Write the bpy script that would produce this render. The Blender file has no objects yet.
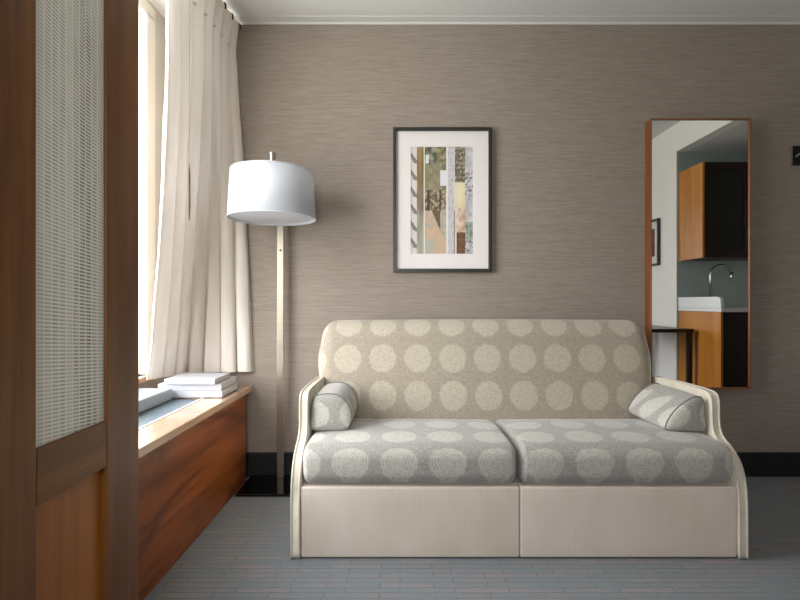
import bpy, bmesh, math, random
from mathutils import Vector, Matrix, noise as mnoise
PI = math.pi
C = bpy.context.scene.collection
sc = bpy.context.scene
random.seed(7)

# ------------------------------------------------------------------ camera, sky, light, exposure
F = 480.0                       # focal length in pixels at 800 px width
cam_d = bpy.data.cameras.new('camera')
cam_d.sensor_width = 36.0
cam_d.lens = 36.0 * F / 800.0
cam_d.shift_x = 0.0
cam_d.shift_y = 2.0 / 800.0
cam_d.clip_start = 0.05
cam = bpy.data.objects.new('camera', cam_d)
C.objects.link(cam)
cam.location = (0, 0, 1.0)
cam.rotation_euler = (PI / 2, 0, 0)
sc.camera = cam

sc.view_settings.view_transform = 'Standard'
sc.view_settings.look = 'None'
sc.view_settings.gamma = 1
sc.view_settings.use_curve_mapping = False
sc.view_settings.exposure = 1.55
sc.cycles.use_denoising = True
sc.cycles.max_bounces = 10
sc.cycles.diffuse_bounces = 6
sc.cycles.sample_clamp_indirect = 6.0

world = bpy.data.worlds.new('overcast_sky')
sc.world = world
world.use_nodes = True
wn = world.node_tree
bgn = wn.nodes['Background']
tc = wn.nodes.new('ShaderNodeTexCoord')
sp = wn.nodes.new('ShaderNodeSeparateXYZ')
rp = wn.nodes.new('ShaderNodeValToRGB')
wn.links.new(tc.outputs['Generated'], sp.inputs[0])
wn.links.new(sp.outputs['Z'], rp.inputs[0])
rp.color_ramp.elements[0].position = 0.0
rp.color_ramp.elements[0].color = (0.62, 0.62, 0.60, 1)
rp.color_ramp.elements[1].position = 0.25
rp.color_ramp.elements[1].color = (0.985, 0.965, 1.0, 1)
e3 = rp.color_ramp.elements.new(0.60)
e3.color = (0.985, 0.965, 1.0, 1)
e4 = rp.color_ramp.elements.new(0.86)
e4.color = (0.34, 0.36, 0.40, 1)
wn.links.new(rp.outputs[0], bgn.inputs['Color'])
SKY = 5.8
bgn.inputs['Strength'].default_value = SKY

WX = -1.33      # room face of the window wall
WY0, WY1 = 0.45, 2.50   # window opening along the wall
WZ0, WZ1 = 0.62, 2.52


def portal(name, y0, y1, z0, z1, x):
    l = bpy.data.lights.new(name, 'AREA')
    l.shape = 'RECTANGLE'
    l.size = z1 - z0
    l.size_y = y1 - y0
    l.cycles.is_portal = True
    o = bpy.data.objects.new(name, l)
    C.objects.link(o)
    o.location = (x, (y0 + y1) / 2, (z0 + z1) / 2)
    o.rotation_euler = (0, -PI / 2, 0)   # faces +X into the room
    return o


portal('window_daylight_portal', WY0, WY1, WZ0, WZ1, WX - 0.2)
RY = -1.7                                     # wall behind the camera
QX0, QX1, QZ0, QZ1 = -0.62, 0.22, 0.85, 2.3      # unseen window added behind the camera to fill the sofa front
pr = portal('added_fill_window_portal', 0, QX1 - QX0, QZ0, QZ1, 0)
pr.location = ((QX0 + QX1) / 2, RY - 0.2, (QZ0 + QZ1) / 2)
pr.rotation_euler = (PI / 2, 0, 0)           # faces +Y into the room
pr.data.size, pr.data.size_y = QX1 - QX0, QZ1 - QZ0


# ------------------------------------------------------------------ node helpers
class NT:
    def __init__(self, name):
        self.m = bpy.data.materials.new(name)
        self.m.use_nodes = True
        self.t = self.m.node_tree
        self.b = self.t.nodes['Principled BSDF']
        self.out = self.t.nodes['Material Output']

    def n(self, kind, **kw):
        nd = self.t.nodes.new('ShaderNode' + kind)
        for k, v in kw.items():
            setattr(nd, k, v)
        return nd

    def l(self, a, b):
        self.t.links.new(a, b)

    def put(self, sock, v):
        if hasattr(v, 'is_linked') or isinstance(v, bpy.types.NodeSocket):
            self.l(v, sock)
        else:
            sock.default_value = v

    def math(self, op, a, b=None, c=None, clamp=False):
        nd = self.n('Math', operation=op)
        nd.use_clamp = clamp
        self.put(nd.inputs[0], a)
        if b is not None:
            self.put(nd.inputs[1], b)
        if c is not None:
            self.put(nd.inputs[2], c)
        return nd.outputs[0]

    def obj(self):
        return self.n('TexCoord').outputs['Object']

    def sep(self, v):
        s = self.n('SeparateXYZ')
        self.l(v, s.inputs[0])
        return s.outputs

    def comb(self, x, y, z):
        s = self.n('CombineXYZ')
        for i, v in enumerate((x, y, z)):
            self.put(s.inputs[i], v)
        return s.outputs[0]

    def mapp(self, v, scale=(1, 1, 1), rot=(0, 0, 0), loc=(0, 0, 0)):
        s = self.n('Mapping')
        self.l(v, s.inputs[0])
        s.inputs['Scale'].default_value = scale
        s.inputs['Rotation'].default_value = rot
        s.inputs['Location'].default_value = loc
        return s.outputs[0]

    def noise(self, v, scale, detail=3, rough=0.5, dist=0.0):
        s = self.n('TexNoise')
        self.l(v, s.inputs['Vector'])
        s.inputs['Scale'].default_value = scale
        s.inputs['Detail'].default_value = detail
        s.inputs['Roughness'].default_value = rough
        s.inputs['Distortion'].default_value = dist
        return s.outputs[0]

    def ramp(self, fac, stops):
        s = self.n('ValToRGB')
        self.l(fac, s.inputs[0])
        e = s.color_ramp.elements
        while len(e) < len(stops):
            e.new(0.5)
        for i, (p, c) in enumerate(stops):
            e[i].position = p
            e[i].color = (*c, 1) if len(c) == 3 else c
        return s.outputs[0]

    def mix(self, fac, a, b, mode='MIX'):
        s = self.n('Mix', data_type='RGBA', blend_type=mode)
        self.put(s.inputs[0], fac)
        for sock, v in ((s.inputs[6], a), (s.inputs[7], b)):
            if isinstance(v, bpy.types.NodeSocket):
                self.l(v, sock)
            else:
                sock.default_value = (*v, 1)
        return s.outputs[2]

    def color(self, v):
        if isinstance(v, bpy.types.NodeSocket):
            self.l(v, self.b.inputs['Base Color'])
        else:
            self.b.inputs['Base Color'].default_value = (*v, 1)

    def rough(self, v):
        self.put(self.b.inputs['Roughness'], v)

    def bump(self, h, strength=0.3, dist=0.002):
        s = self.n('Bump')
        self.l(h, s.inputs['Height'])
        s.inputs['Strength'].default_value = strength
        s.inputs['Distance'].default_value = dist
        self.l(s.outputs[0], self.b.inputs['Normal'])


def s2l(r, g, b):
    def f(c):
        c /= 255.0
        return c / 12.92 if c <= 0.04045 else ((c + 0.055) / 1.055) ** 2.4
    return (f(r), f(g), f(b))


def plain(name, rgb, rough=0.5, metal=0.0, nscale=60, namt=0.06, bump=0.0, spec=None):
    t = NT(name)
    v = t.obj()
    nz = t.noise(v, nscale, 3)
    dark = tuple(c * (1 - namt) for c in rgb)
    lite = tuple(min(1, c * (1 + namt)) for c in rgb)
    t.color(t.ramp(nz, [(0.3, dark), (0.7, lite)]))
    t.rough(rough)
    t.b.inputs['Metallic'].default_value = metal
    if spec is not None:
        t.b.inputs['Specular IOR Level'].default_value = spec
    if bump:
        t.bump(nz, bump, 0.001)
    return t.m


def wood(name, dark, mid, lite, axis='Z', scale=1.0, rough=0.4, figure=0.0, coat=0.0, spec=0.5):
    """grain runs along the given axis of the object"""
    t = NT(name)
    v = t.obj()
    k = {'X': (0.9, 14, 14), 'Y': (14, 0.9, 14), 'Z': (14, 14, 0.9)}[axis]
    w = t.mapp(v, tuple(a * scale for a in k))
    n1 = t.noise(w, 1.0, 5, 0.6, 0.8)
    k2 = {'X': (3, 120, 120), 'Y': (120, 3, 120), 'Z': (120, 120, 3)}[axis]
    n2 = t.noise(t.mapp(v, k2), 1.0, 2, 0.5)
    c = t.ramp(n1, [(0.28, dark), (0.5, mid), (0.75, lite)])
    c = t.mix(t.math('MULTIPLY', n2, 0.45), c, tuple(a * 0.55 for a in mid))
    if figure:
        n3 = t.noise(t.mapp(v, (2.2, 1.2, 5.0), rot=(0.5, 0, 0)), 1.0, 3, 0.6, 1.5)
        c = t.mix(t.math('MULTIPLY', t.ramp(n3, [(0.45, (0, 0, 0)), (0.62, (1, 1, 1))]), figure), c, dark)
    t.color(c)
    t.rough(rough)
    t.b.inputs['Specular IOR Level'].default_value = spec
    t.b.inputs['Coat Weight'].default_value = coat
    t.b.inputs['Coat Roughness'].default_value = 0.15
    t.bump(n2, 0.12, 0.0006)
    return t.m


M = {}
# grasscloth wall covering: fine horizontal threads
t = NT('grasscloth_wallpaper')
v = t.obj()
h1 = t.noise(t.mapp(v, (14, 14, 330)), 1.0, 3, 0.7)
h2 = t.noise(t.mapp(v, (5, 5, 110)), 1.0, 2, 0.6)
h3 = t.noise(t.mapp(v, (260, 260, 500)), 1.0, 1, 0.5)
hh = t.math('ADD', t.math('MULTIPLY', h1, 0.62), t.math('MULTIPLY', h2, 0.38))
c = t.ramp(hh, [(0.30, s2l(130, 117, 107)), (0.5, s2l(148, 135, 124)), (0.70, s2l(162, 151, 141))])
t.color(t.mix(t.math('MULTIPLY', h3, 0.25), c, s2l(130, 119, 108)))
t.rough(0.75)
t.b.inputs['Specular IOR Level'].default_value = 0.25
t.bump(hh, 0.2, 0.0015)
M['grass'] = t.m

M['white_wall'] = plain('white_wall_paint', s2l(242, 238, 230), 0.8, nscale=120, namt=0.02, bump=0.05, spec=0.2)
M['taupe_wall'] = plain('taupe_wall_paint', s2l(120, 110, 102), 0.85, nscale=120, namt=0.03, spec=0.2)
M['window_wall'] = plain('warm_white_wall_paint', s2l(176, 171, 162), 0.8, nscale=120, namt=0.02, bump=0.05, spec=0.2)
M['ceiling'] = plain('ceiling_paint', s2l(222, 220, 217), 0.85, nscale=150, namt=0.02, bump=0.05, spec=0.2)
M['white_frame'] = plain('white_window_lacquer', s2l(196, 192, 182), 0.4, namt=0.02)
M['black_base'] = plain('black_baseboard_vinyl', s2l(20, 19, 19), 0.55, namt=0.1)

# carpet: tufted tiles, staggered dashes in slate blue and mauve grey
t = NT('striped_carpet_tile')
v = t.obj()
br = t.n('TexBrick')
br.offset = 0.37
br.offset_frequency = 2
t.l(t.mapp(v, (1, 1, 1)), br.inputs['Vector'])
br.inputs['Scale'].default_value = 1.0
br.inputs['Brick Width'].default_value = 0.19
br.inputs['Row Height'].default_value = 0.030
br.inputs['Mortar Size'].default_value = 0.002
br.inputs['Mortar Smooth'].default_value = 0.6
br.inputs['Color1'].default_value = (*s2l(142, 146, 148), 1)
br.inputs['Color2'].default_value = (*s2l(163, 153, 152), 1)
br.inputs['Mortar'].default_value = (*s2l(115, 117, 121), 1)
n1 = t.noise(t.mapp(v, (5, 28, 1)), 1.0, 3, 0.6)
n2 = t.noise(v, 420, 2, 0.7)
c = t.mix(t.ramp(n1, [(0.4, (0, 0, 0)), (0.6, (1, 1, 1))]), br.outputs['Color'], s2l(138, 146, 150))
t.color(t.mix(t.math('MULTIPLY', n2, 0.5), c, s2l(102, 102, 106)))
t.rough(1.0)
t.b.inputs['Specular IOR Level'].default_value = 0.1
t.bump(t.math('ADD', t.math('MULTIPLY', n2, 0.7), t.math('MULTIPLY', br.outputs['Fac'], -0.8)), 0.8, 0.004)
M['carpet'] = t.m

M['door_wood'] = wood('door_walnut', s2l(73, 40, 17), s2l(120, 73, 30), s2l(152, 100, 45), 'Z', 1.0, 0.42, spec=0.4)
M['door_rail_wood'] = wood('door_walnut_rail', s2l(73, 42, 17), s2l(113, 72, 30), s2l(143, 95, 43), 'Y', 1.0, 0.42, spec=0.4)
M['door_panel_wood'] = wood('door_cherry_panel', s2l(136, 78, 25), s2l(167, 101, 34), s2l(184, 118, 46), 'Z', 1.3, 0.4, spec=0.4)
M['cabinet_wood'] = wood('cabinet_figured_walnut', s2l(78, 37, 14), s2l(155, 83, 34), s2l(192, 111, 52), 'Y', 0.9, 0.35, figure=0.75)
M['top_wood'] = wood('worktop_cherry', s2l(186, 140, 102), s2l(210, 168, 130), s2l(226, 190, 154), 'Y', 1.0, 0.22, coat=1.0)
M['top_wood'].node_tree.nodes['Principled BSDF'].inputs['Coat IOR'].default_value = 2.0
M['mirror_wood'] = wood('mirror_frame_cherry', s2l(104, 60, 30), s2l(140, 84, 46), s2l(164, 108, 66), 'Z', 1.0, 0.4)
M['kitchen_wood'] = wood('kitchen_honey_veneer', s2l(176, 106, 34), s2l(204, 132, 48), s2l(222, 154, 66), 'Z', 0.8, 0.35)
M['dark_front'] = wood('kitchen_shaded_front', s2l(24, 12, 8), s2l(36, 18, 11), s2l(48, 26, 16), 'Z', 1.0, 0.35)  # dark tone carries the shade of fronts turned from the window
M['desk_dark'] = wood('desk_espresso', s2l(20, 16, 14), s2l(30, 25, 22), s2l(42, 36, 32), 'X', 1.0, 0.3)
M['quartz'] = plain('white_quartz', s2l(236, 236, 234), 0.25, namt=0.02)
M['backsplash'] = plain('grey_green_backsplash', s2l(172, 187, 183), 0.3, nscale=9, namt=0.08)
M['chrome'] = plain('brushed_chrome', s2l(200, 200, 200), 0.22, metal=1.0, namt=0.03)
M['nickel'] = plain('satin_nickel', s2l(176, 166, 152), 0.32, metal=0.9, namt=0.03)
M['steel_dark'] = plain('dark_steel', s2l(60, 58, 56), 0.35, metal=0.9, namt=0.05)
M['base_plate'] = plain('polished_dark_steel', s2l(58, 58, 58), 0.06, metal=1.0, namt=0.02)
M['black_plastic'] = plain('black_plastic', s2l(16, 16, 17), 0.35, namt=0.1)
M['grille'] = plain('grey_blue_metal', s2l(128, 142, 150), 0.35, metal=0.2, namt=0.03)
M['vent'] = plain('pale_grey_enamel', s2l(178, 184, 188), 0.4, namt=0.02)
M['alu'] = plain('white_aluminium', s2l(240, 240, 240), 0.3, namt=0.02)
M['frame_black'] = plain('bronze_black_lacquer', s2l(42, 39, 36), 0.35, namt=0.1)
M['mat'] = plain('white_mat_board', s2l(224, 216, 214), 0.9, namt=0.01)
M['book_white'] = plain('white_book_cover', s2l(190, 190, 195), 0.5, nscale=30, namt=0.02)
M['book_grey'] = plain('pale_grey_book_spine', s2l(186, 188, 194), 0.5, nscale=40, namt=0.04)
t = NT('book_pages')
v = t.obj()
n1 = t.noise(t.mapp(v, (4, 4, 900)), 1.0, 1)
t.color(t.ramp(n1, [(0.35, s2l(188, 184, 176)), (0.65, s2l(236, 233, 226))]))
t.rough(0.9)
M['pages'] = t.m
M['cord'] = plain('brown_cord', s2l(96, 78, 60), 0.7, namt=0.1)

# plain upholstery with fine vertical ribs
t = NT('beige_ribbed_upholstery')
v = t.obj()
o = t.sep(v)
w1 = t.math('SINE', t.math('MULTIPLY', o[0], 2 * PI / 0.009))
n1 = t.noise(v, 260, 2, 0.6)
n2 = t.noise(t.mapp(v, (6, 6, 3)), 1.0, 2)
c = t.ramp(n2, [(0.3, s2l(220, 206, 190)), (0.7, s2l(233, 221, 208))])
c = t.mix(t.math('MULTIPLY_ADD', w1, 0.10, 0.12), c, s2l(174, 161, 146))
c = t.mix(t.math('MULTIPLY', n1, 0.25), c, s2l(186, 173, 159))
t.color(c)
t.rough(0.9)
t.b.inputs['Specular IOR Level'].default_value = 0.2
t.b.inputs['Sheen Weight'].default_value = 0.15
t.bump(t.math('ADD', t.math('MULTIPLY', w1, 0.3), n1), 0.3, 0.001)
M['rib'] = t.m
t = NT('cream_upholstery')
v = t.obj()
n1 = t.noise(v, 220, 2, 0.6)
n2 = t.noise(v, 12, 2)
c = t.ramp(n2, [(0.3, s2l(210, 201, 182)), (0.7, s2l(225, 217, 199))])
t.color(t.mix(t.math('MULTIPLY', n1, 0.3), c, s2l(170, 159, 140)))
t.rough(0.85)
t.b.inputs['Specular IOR Level'].default_value = 0.25
t.bump(n1, 0.3, 0.001)
M['cream'] = t.m
M['piping'] = plain('cream_piping', s2l(206, 198, 182), 0.75, nscale=200, namt=0.08)
M['piping_dark'] = plain('slate_piping', s2l(122, 122, 122), 0.8, nscale=200, namt=0.08)


def medallion(name, uexpr, u0, v0, pitch_u, pitch_v, base_a, base_b, disc, rad=0.38, dark_rings=0.5, fill=0.85):
    """woven fabric: square lattice of round medallions made of wobbly rings
    uexpr(o) -> (u, v) from object coordinates in metres"""
    t = NT(name)
    v = t.obj()
    o = t.sep(v)
    u, w = uexpr(t, o)
    fu = t.math('DIVIDE', t.math('SUBTRACT', u, u0), pitch_u)
    fv = t.math('DIVIDE', t.math('SUBTRACT', w, v0), pitch_v)
    cu = t.math('ROUND', fu)
    cv = t.math('ROUND', fv)
    du = t.math('SUBTRACT', fu, cu)
    dv = t.math('SUBTRACT', fv, cv)
    d = t.math('SQRT', t.math('ADD', t.math('MULTIPLY', du, du), t.math('MULTIPLY', dv, dv)))
    ang = t.math('ARCTAN2', dv, du)
    wob = t.noise(t.comb(t.math('COSINE', ang), t.math('SINE', ang), t.math('ADD', cu, t.math('MULTIPLY', cv, 3.7))), 4.0, 2)
    wob2 = t.noise(v, 55, 2, 0.6)
    dd = t.math('ADD', t.math('MULTIPLY', t.math('SUBTRACT', wob, 0.5), 0.08), t.math('MULTIPLY', t.math('SUBTRACT', wob2, 0.5), 0.07))
    d2 = t.math('ADD', d, dd)
    mask = t.math('MULTIPLY_ADD', t.math('SUBTRACT', d2, rad), -18.0, 0.5, clamp=True)
    ring = t.math('SINE', t.math('MULTIPLY', d2, 2 * PI / 0.062))
    ring = t.math('MULTIPLY_ADD', ring, 0.5, 0.5)
    fine = t.noise(v, 230, 2, 0.7)
    big = t.noise(v, 75, 2, 0.6)
    base = t.ramp(fine, [(0.36, base_a), (0.64, base_b)])
    base = t.mix(t.math('MULTIPLY', big, 0.35), base, base_a)
    brk = t.ramp(big, [(0.38, (0, 0, 0)), (0.58, (1, 1, 1))])
    dsk = t.mix(t.math('MULTIPLY', t.ramp(fine, [(0.4, (0, 0, 0)), (0.62, (1, 1, 1))]), 0.45), disc, base_b)
    dsk = t.mix(t.math('MULTIPLY', t.math('MULTIPLY', ring, brk), dark_rings), dsk, base_a)
    t.color(t.mix(t.math('MULTIPLY', mask, fill), base, dsk))
    t.rough(0.85)
    t.b.inputs['Specular IOR Level'].default_value = 0.3
    t.b.inputs['Sheen Weight'].default_value = 0.25
    t.bump(t.math('ADD', fine, t.math('MULTIPLY', t.math('MULTIPLY', mask, ring), -0.6)), 0.35, 0.0015)
    return t.m


# curtain: linen, light comes through
t = NT('linen_curtain')
v = t.obj()
n1 = t.noise(t.mapp(v, (300, 300, 500)), 1.0, 2)
n2 = t.noise(t.mapp(v, (12, 12, 3)), 1.0, 3)
c = t.ramp(n2, [(0.3, s2l(229, 220, 211)), (0.7, s2l(237, 230, 222))])
c = t.mix(t.math('MULTIPLY', n1, 0.2), c, s2l(193, 183, 170))
t.color(c)
t.rough(0.9)
t.b.inputs['Specular IOR Level'].default_value = 0.1
tr = t.n('BsdfTranslucent')
t.l(c, tr.inputs[0])
mx = t.n('MixShader')
mx.inputs[0].default_value = 0.07
t.l(t.b.outputs[0], mx.inputs[1])
t.l(tr.outputs[0], mx.inputs[2])
t.l(mx.outputs[0], t.out.inputs[0])
M['curtain'] = t.m

# lamp shade
t = NT('white_linen_shade')
v = t.obj()
n1 = t.noise(t.mapp(v, (250, 250, 250)), 1.0, 2)
c = t.ramp(n1, [(0.3, s2l(218, 220, 225)), (0.7, s2l(229, 231, 235))])
t.color(c)
t.rough(0.8)
tr = t.n('BsdfTranslucent')
t.l(c, tr.inputs[0])
mx = t.n('MixShader')
mx.inputs[0].default_value = 0.35
t.l(t.b.outputs[0], mx.inputs[1])
t.l(tr.outputs[0], mx.inputs[2])
t.l(mx.outputs[0], t.out.inputs[0])
M['shade'] = t.m

# mirror and glass
t = NT('mirror_silver')
t.color((0.90, 0.91, 0.91))
t.b.inputs['Metallic'].default_value = 1.0
t.rough(0.012)
M['mirror'] = t.m
t = NT('window_glass')
for nd in list(t.t.nodes):
    if nd != t.out:
        t.t.nodes.remove(nd)
tp = t.n('BsdfTransparent')
tp.inputs[0].default_value = (0.95, 0.97, 0.97, 1)
gl = t.n('BsdfGlossy')
gl.inputs['Roughness'].default_value = 0.02
mx = t.n('MixShader')
mx.inputs[0].default_value = 0.06
t.l(tp.outputs[0], mx.inputs[1])
t.l(gl.outputs[0], mx.inputs[2])
t.l(mx.outputs[0], t.out.inputs[0])
M['glass'] = t.m

# woven mesh laminated in glass (door panel): short dark dashes in vertical bands
t = NT('woven_mesh_glass')
v = t.obj()
o = t.sep(v)
rows = t.math('FRACT', t.math('DIVIDE', t.math('ADD', o[2], t.math('MULTIPLY', o[1], 0.10)), 0.0082))
rmask = t.math('GREATER_THAN', rows, 0.50)
PW = 0.0215
cols = t.math('FRACT', t.math('DIVIDE', o[1], PW))
cmask = t.math('GREATER_THAN', cols, 0.17)
bandn = t.noise(t.comb(t.math('FLOOR', t.math('DIVIDE', o[1], PW)), 0.0, 0.0), 1.7, 0)
band = t.ramp(bandn, [(0.36, (0.45, 0.45, 0.45)), (0.58, (1, 1, 1))])
vz = t.ramp(t.noise(t.mapp(v, (1, 60, 9)), 1.0, 2), [(0.3, (0.55, 0.55, 0.55)), (0.65, (1, 1, 1))])
dm = t.math('MULTIPLY', t.math('MULTIPLY', rmask, cmask), t.math('MULTIPLY', band, vz))
t.color(t.mix(t.math('MULTIPLY', dm, 0.95), s2l(226, 224, 216), s2l(96, 92, 86)))
t.rough(0.3)
t.bump(t.math('MULTIPLY', dm, -1.0), 0.5, 0.002)
tr = t.n('BsdfTranslucent')
t.l(t.mix(t.math('MULTIPLY', dm, 0.8), s2l(206, 204, 196), s2l(84, 80, 76)), tr.inputs[0])
mx = t.n('MixShader')
mx.inputs[0].default_value = 0.22
t.l(t.b.outputs[0], mx.inputs[1])
t.l(tr.outputs[0], mx.inputs[2])
t.l(mx.outputs[0], t.out.inputs[0])
M['mesh'] = t.m


# ------------------------------------------------------------------ mesh helpers
def smooth_all(me, on=True):
    for p in me.polygons:
        p.use_smooth = on


def obj(name, bm, mat, parent=None, smooth=False, loc=None):
    """links a bmesh given in world coordinates as one object; origin at its parent's base"""
    bmesh.ops.recalc_face_normals(bm, faces=bm.faces)
    me = bpy.data.meshes.new(name)
    off = Vector((0, 0, 0))
    p = parent
    while p is not None:
        off += Vector(p.location)
        p = p.parent
    here = Vector(loc) if loc is not None else Vector((0, 0, 0))
    bmesh.ops.translate(bm, verts=bm.verts, vec=-(off + here))
    bm.to_mesh(me)
    bm.free()
    for m in (mat if isinstance(mat, (list, tuple)) else [mat]):
        me.materials.append(m)
    o = bpy.data.objects.new(name, me)
    C.objects.link(o)
    o.location = here
    if parent is not None:
        o.parent = parent
    if smooth:
        smooth_all(me)
    return o


def thing(name, label, cat, loc=(0, 0, 0), group=None):
    o = bpy.data.objects.new(name, None)
    o.empty_display_size = 0.1
    C.objects.link(o)
    o.location = loc
    o['label'] = label
    o['category'] = cat
    if group:
        o['group'] = group
    return o


def tag(o, label, cat, group=None):
    o['label'] = label
    o['category'] = cat
    if group:
        o['group'] = group
    return o


def struct(name, bm, mat, parent=None):
    o = obj(name, bm, mat, parent)
    if parent is None:
        o['kind'] = 'structure'
    return o


def bx(bm, x0, x1, y0, y1, z0, z1, bev=0.0, seg=2, mi=0):
    r = bmesh.ops.create_cube(bm, size=1.0)
    vs = r['verts']
    for w in vs:
        w.co = Vector(((x0 + x1) / 2 + w.co.x * (x1 - x0), (y0 + y1) / 2 + w.co.y * (y1 - y0), (z0 + z1) / 2 + w.co.z * (z1 - z0)))
    fs = set()
    for w in vs:
        fs.update(w.link_faces)
    if bev > 0:
        es = set()
        for w in vs:
            es.update(w.link_edges)
        rr = bmesh.ops.bevel(bm, geom=list(es), offset=bev, segments=seg, affect='EDGES', profile=0.5)
        fs.update(rr['faces'])
    for f in fs:
        if f.is_valid:
            f.material_index = mi
    return bm


def B(*a, **k):
    bm = bmesh.new()
    return bx(bm, *a, **k)


def tube(bm, pts, rad, seg=10, closed=False, radii=None, cap=True):
    pts = [Vector(p) for p in pts]
    n = len(pts)
    rings = []
    prev = None
    for i, p in enumerate(pts):
        if closed:
            d = pts[(i + 1) % n] - pts[i - 1]
        elif i == 0:
            d = pts[1] - pts[0]
        elif i == n - 1:
            d = pts[-1] - pts[-2]
        else:
            d = pts[i + 1] - pts[i - 1]
        d.normalize()
        if prev is None:
            up = Vector((0, 0, 1)) if abs(d.z) < 0.9 else Vector((1, 0, 0))
            a = d.cross(up).normalized()
        else:
            a = (prev - d * prev.dot(d)).normalized()
        prev = a
        b = d.cross(a)
        r = radii[i] if radii else rad
        rings.append([bm.verts.new(p + (a * math.cos(2 * PI * k / seg) + b * math.sin(2 * PI * k / seg)) * r) for k in range(seg)])
    m = n if closed else n - 1
    for i in range(m):
        A, Bq = rings[i], rings[(i + 1) % n]
        for k in range(seg):
            bm.faces.new((A[k], A[(k + 1) % seg], Bq[(k + 1) % seg], Bq[k]))
    if cap and not closed:
        bm.faces.new(rings[0])
        bm.faces.new(list(reversed(rings[-1])))
    return bm


def lathe(bm, prof, cx, cy, seg=48, caps=True):
    rings = []
    for r, z in prof:
        rings.append([bm.verts.new((cx + r * math.cos(2 * PI * k / seg), cy + r * math.sin(2 * PI * k / seg), z)) for k in range(seg)])
    for a, b in zip(rings, rings[1:]):
        for k in range(seg):
            bm.faces.new((a[k], a[(k + 1) % seg], b[(k + 1) % seg], b[k]))
    if caps:
        bm.faces.new(rings[0])
        bm.faces.new(rings[-1])
    return bm


def crom(ctrl, per=8, closed=False):
    """Catmull-Rom through 2D or 3D points"""
    P = [Vector(p) for p in ctrl]
    n = len(P)
    out = []
    rng = n if closed else n - 1
    for i in range(rng):
        p0 = P[(i - 1) % n] if closed or i > 0 else P[0]
        p1 = P[i]
        p2 = P[(i + 1) % n]
        p3 = P[(i + 2) % n] if closed or i + 2 < n else P[-1]
        for k in range(per):
            s = k / per
            out.append(0.5 * ((2 * p1) + (p2 - p0) * s + (2 * p0 - 5 * p1 + 4 * p2 - p3) * s * s + (3 * p1 - p0 - 3 * p2 + p3) * s ** 3))
    if not closed:
        out.append(P[-1])
    return out


def prism_x(bm, yz, x0, x1, bev=0.0, seg=3):
    """closed outline in the YZ plane pulled along X, with rounded rims"""
    a = [bm.verts.new((x0, p[0], p[1])) for p in yz]
    b = [bm.verts.new((x1, p[0], p[1])) for p in yz]
    n = len(yz)
    fa = bm.faces.new(a)
    fb = bm.faces.new(list(reversed(b)))
    for i in range(n):
        bm.faces.new((a[i], b[i], b[(i + 1) % n], a[(i + 1) % n]))
    if bev:
        es = list(fa.edges) + list(fb.edges)
        bmesh.ops.bevel(bm, geom=es, offset=bev, segments=seg, affect='EDGES', profile=0.5)
    return bm


def soft_box(center, half, r, inner=10, corner=5, deform=None, rr=None):
    """box with fully rounded rims, denser mesh at the rims; deform(u,v,w,co) may bulge it. r may be a 3-tuple"""
    bm = bmesh.new()
    rad = r if isinstance(r, (tuple, list)) else (r, r, r)

    def params(h, q):
        a = []
        for k in range(corner):
            a.append(-h + q * (1 - math.tan(PI / 4 * (1 - k / corner))))
        lo = -h + q
        for k in range(inner + 1):
            a.append(lo + (2 * (h - q)) * k / inner)
        for k in range(corner):
            a.append(h - q + q * math.tan(PI / 4 * (k + 1) / corner))
        return a
    P = [params(half[i], rad[i]) for i in range(3)]

    def place(p):
        q = Vector([max(-(half[i] - rad[i]), min(half[i] - rad[i], p[i])) for i in range(3)])
        d = Vector([(p[i] - q[i]) / rad[i] for i in range(3)])
        if d.length > 1e-9:
            d.normalize()
        res = Vector([q[i] + d[i] * rad[i] for i in range(3)])
        if deform:
            res = deform(res[0] / half[0], res[1] / half[1], res[2] / half[2], res)
        return Vector(center) + res
    for ax in range(3):
        a1, a2 = (ax + 1) % 3, (ax + 2) % 3
        for sgn in (-1, 1):
            grid = []
            for s in P[a1]:
                row = []
                for w in P[a2]:
                    p = [0, 0, 0]
                    p[ax] = sgn * half[ax]
                    p[a1] = s
                    p[a2] = w
                    row.append(bm.verts.new(place(p)))
                grid.append(row)
            for i in range(len(grid) - 1):
                for j in range(len(grid[0]) - 1):
                    bm.faces.new((grid[i][j], grid[i + 1][j], grid[i + 1][j + 1], grid[i][j + 1]))
    bmesh.ops.remove_doubles(bm, verts=bm.verts, dist=1e-5)
    return bm


# ------------------------------------------------------------------ the room
WALL_Y = 2.76
H = 2.6
RX = 2.48       # room's right wall
AY = 1.10       # back of the kitchen alcove
AX = 3.75

struct('floor', B(WX - 0.1, AX + 0.1, RY - 0.1, WALL_Y + 0.1, -0.08, 0.0), M['carpet'])
struct('ceiling', B(WX - 0.1, AX + 0.1, RY - 0.1, WALL_Y + 0.1, H, H + 0.1), M['ceiling'])
struct('wall_back', B(WX - 0.1, AX + 0.1, WALL_Y, WALL_Y + 0.12, 0, H), M['grass'])
bm = bmesh.new()
bx(bm, WX - 0.1, QX0, RY - 0.12, RY, 0, H)
bx(bm, QX1, RX + 0.1, RY - 0.12, RY, 0, H)
bx(bm, QX0, QX1, RY - 0.12, RY, 0, QZ0)
bx(bm, QX0, QX1, RY - 0.12, RY, QZ1, H)
struct('wall_rear', bm, M['taupe_wall'])
fr = bmesh.new()
bx(fr, QX0, QX0 + 0.05, RY - 0.09, RY + 0.01, QZ0, QZ1)
bx(fr, QX1 - 0.05, QX1, RY - 0.09, RY + 0.01, QZ0, QZ1)
bx(fr, QX0 + 0.05, QX1 - 0.05, RY - 0.09, RY + 0.01, QZ0, QZ0 + 0.05)
bx(fr, QX0 + 0.05, QX1 - 0.05, RY - 0.09, RY + 0.01, QZ1 - 0.05, QZ1)
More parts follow.
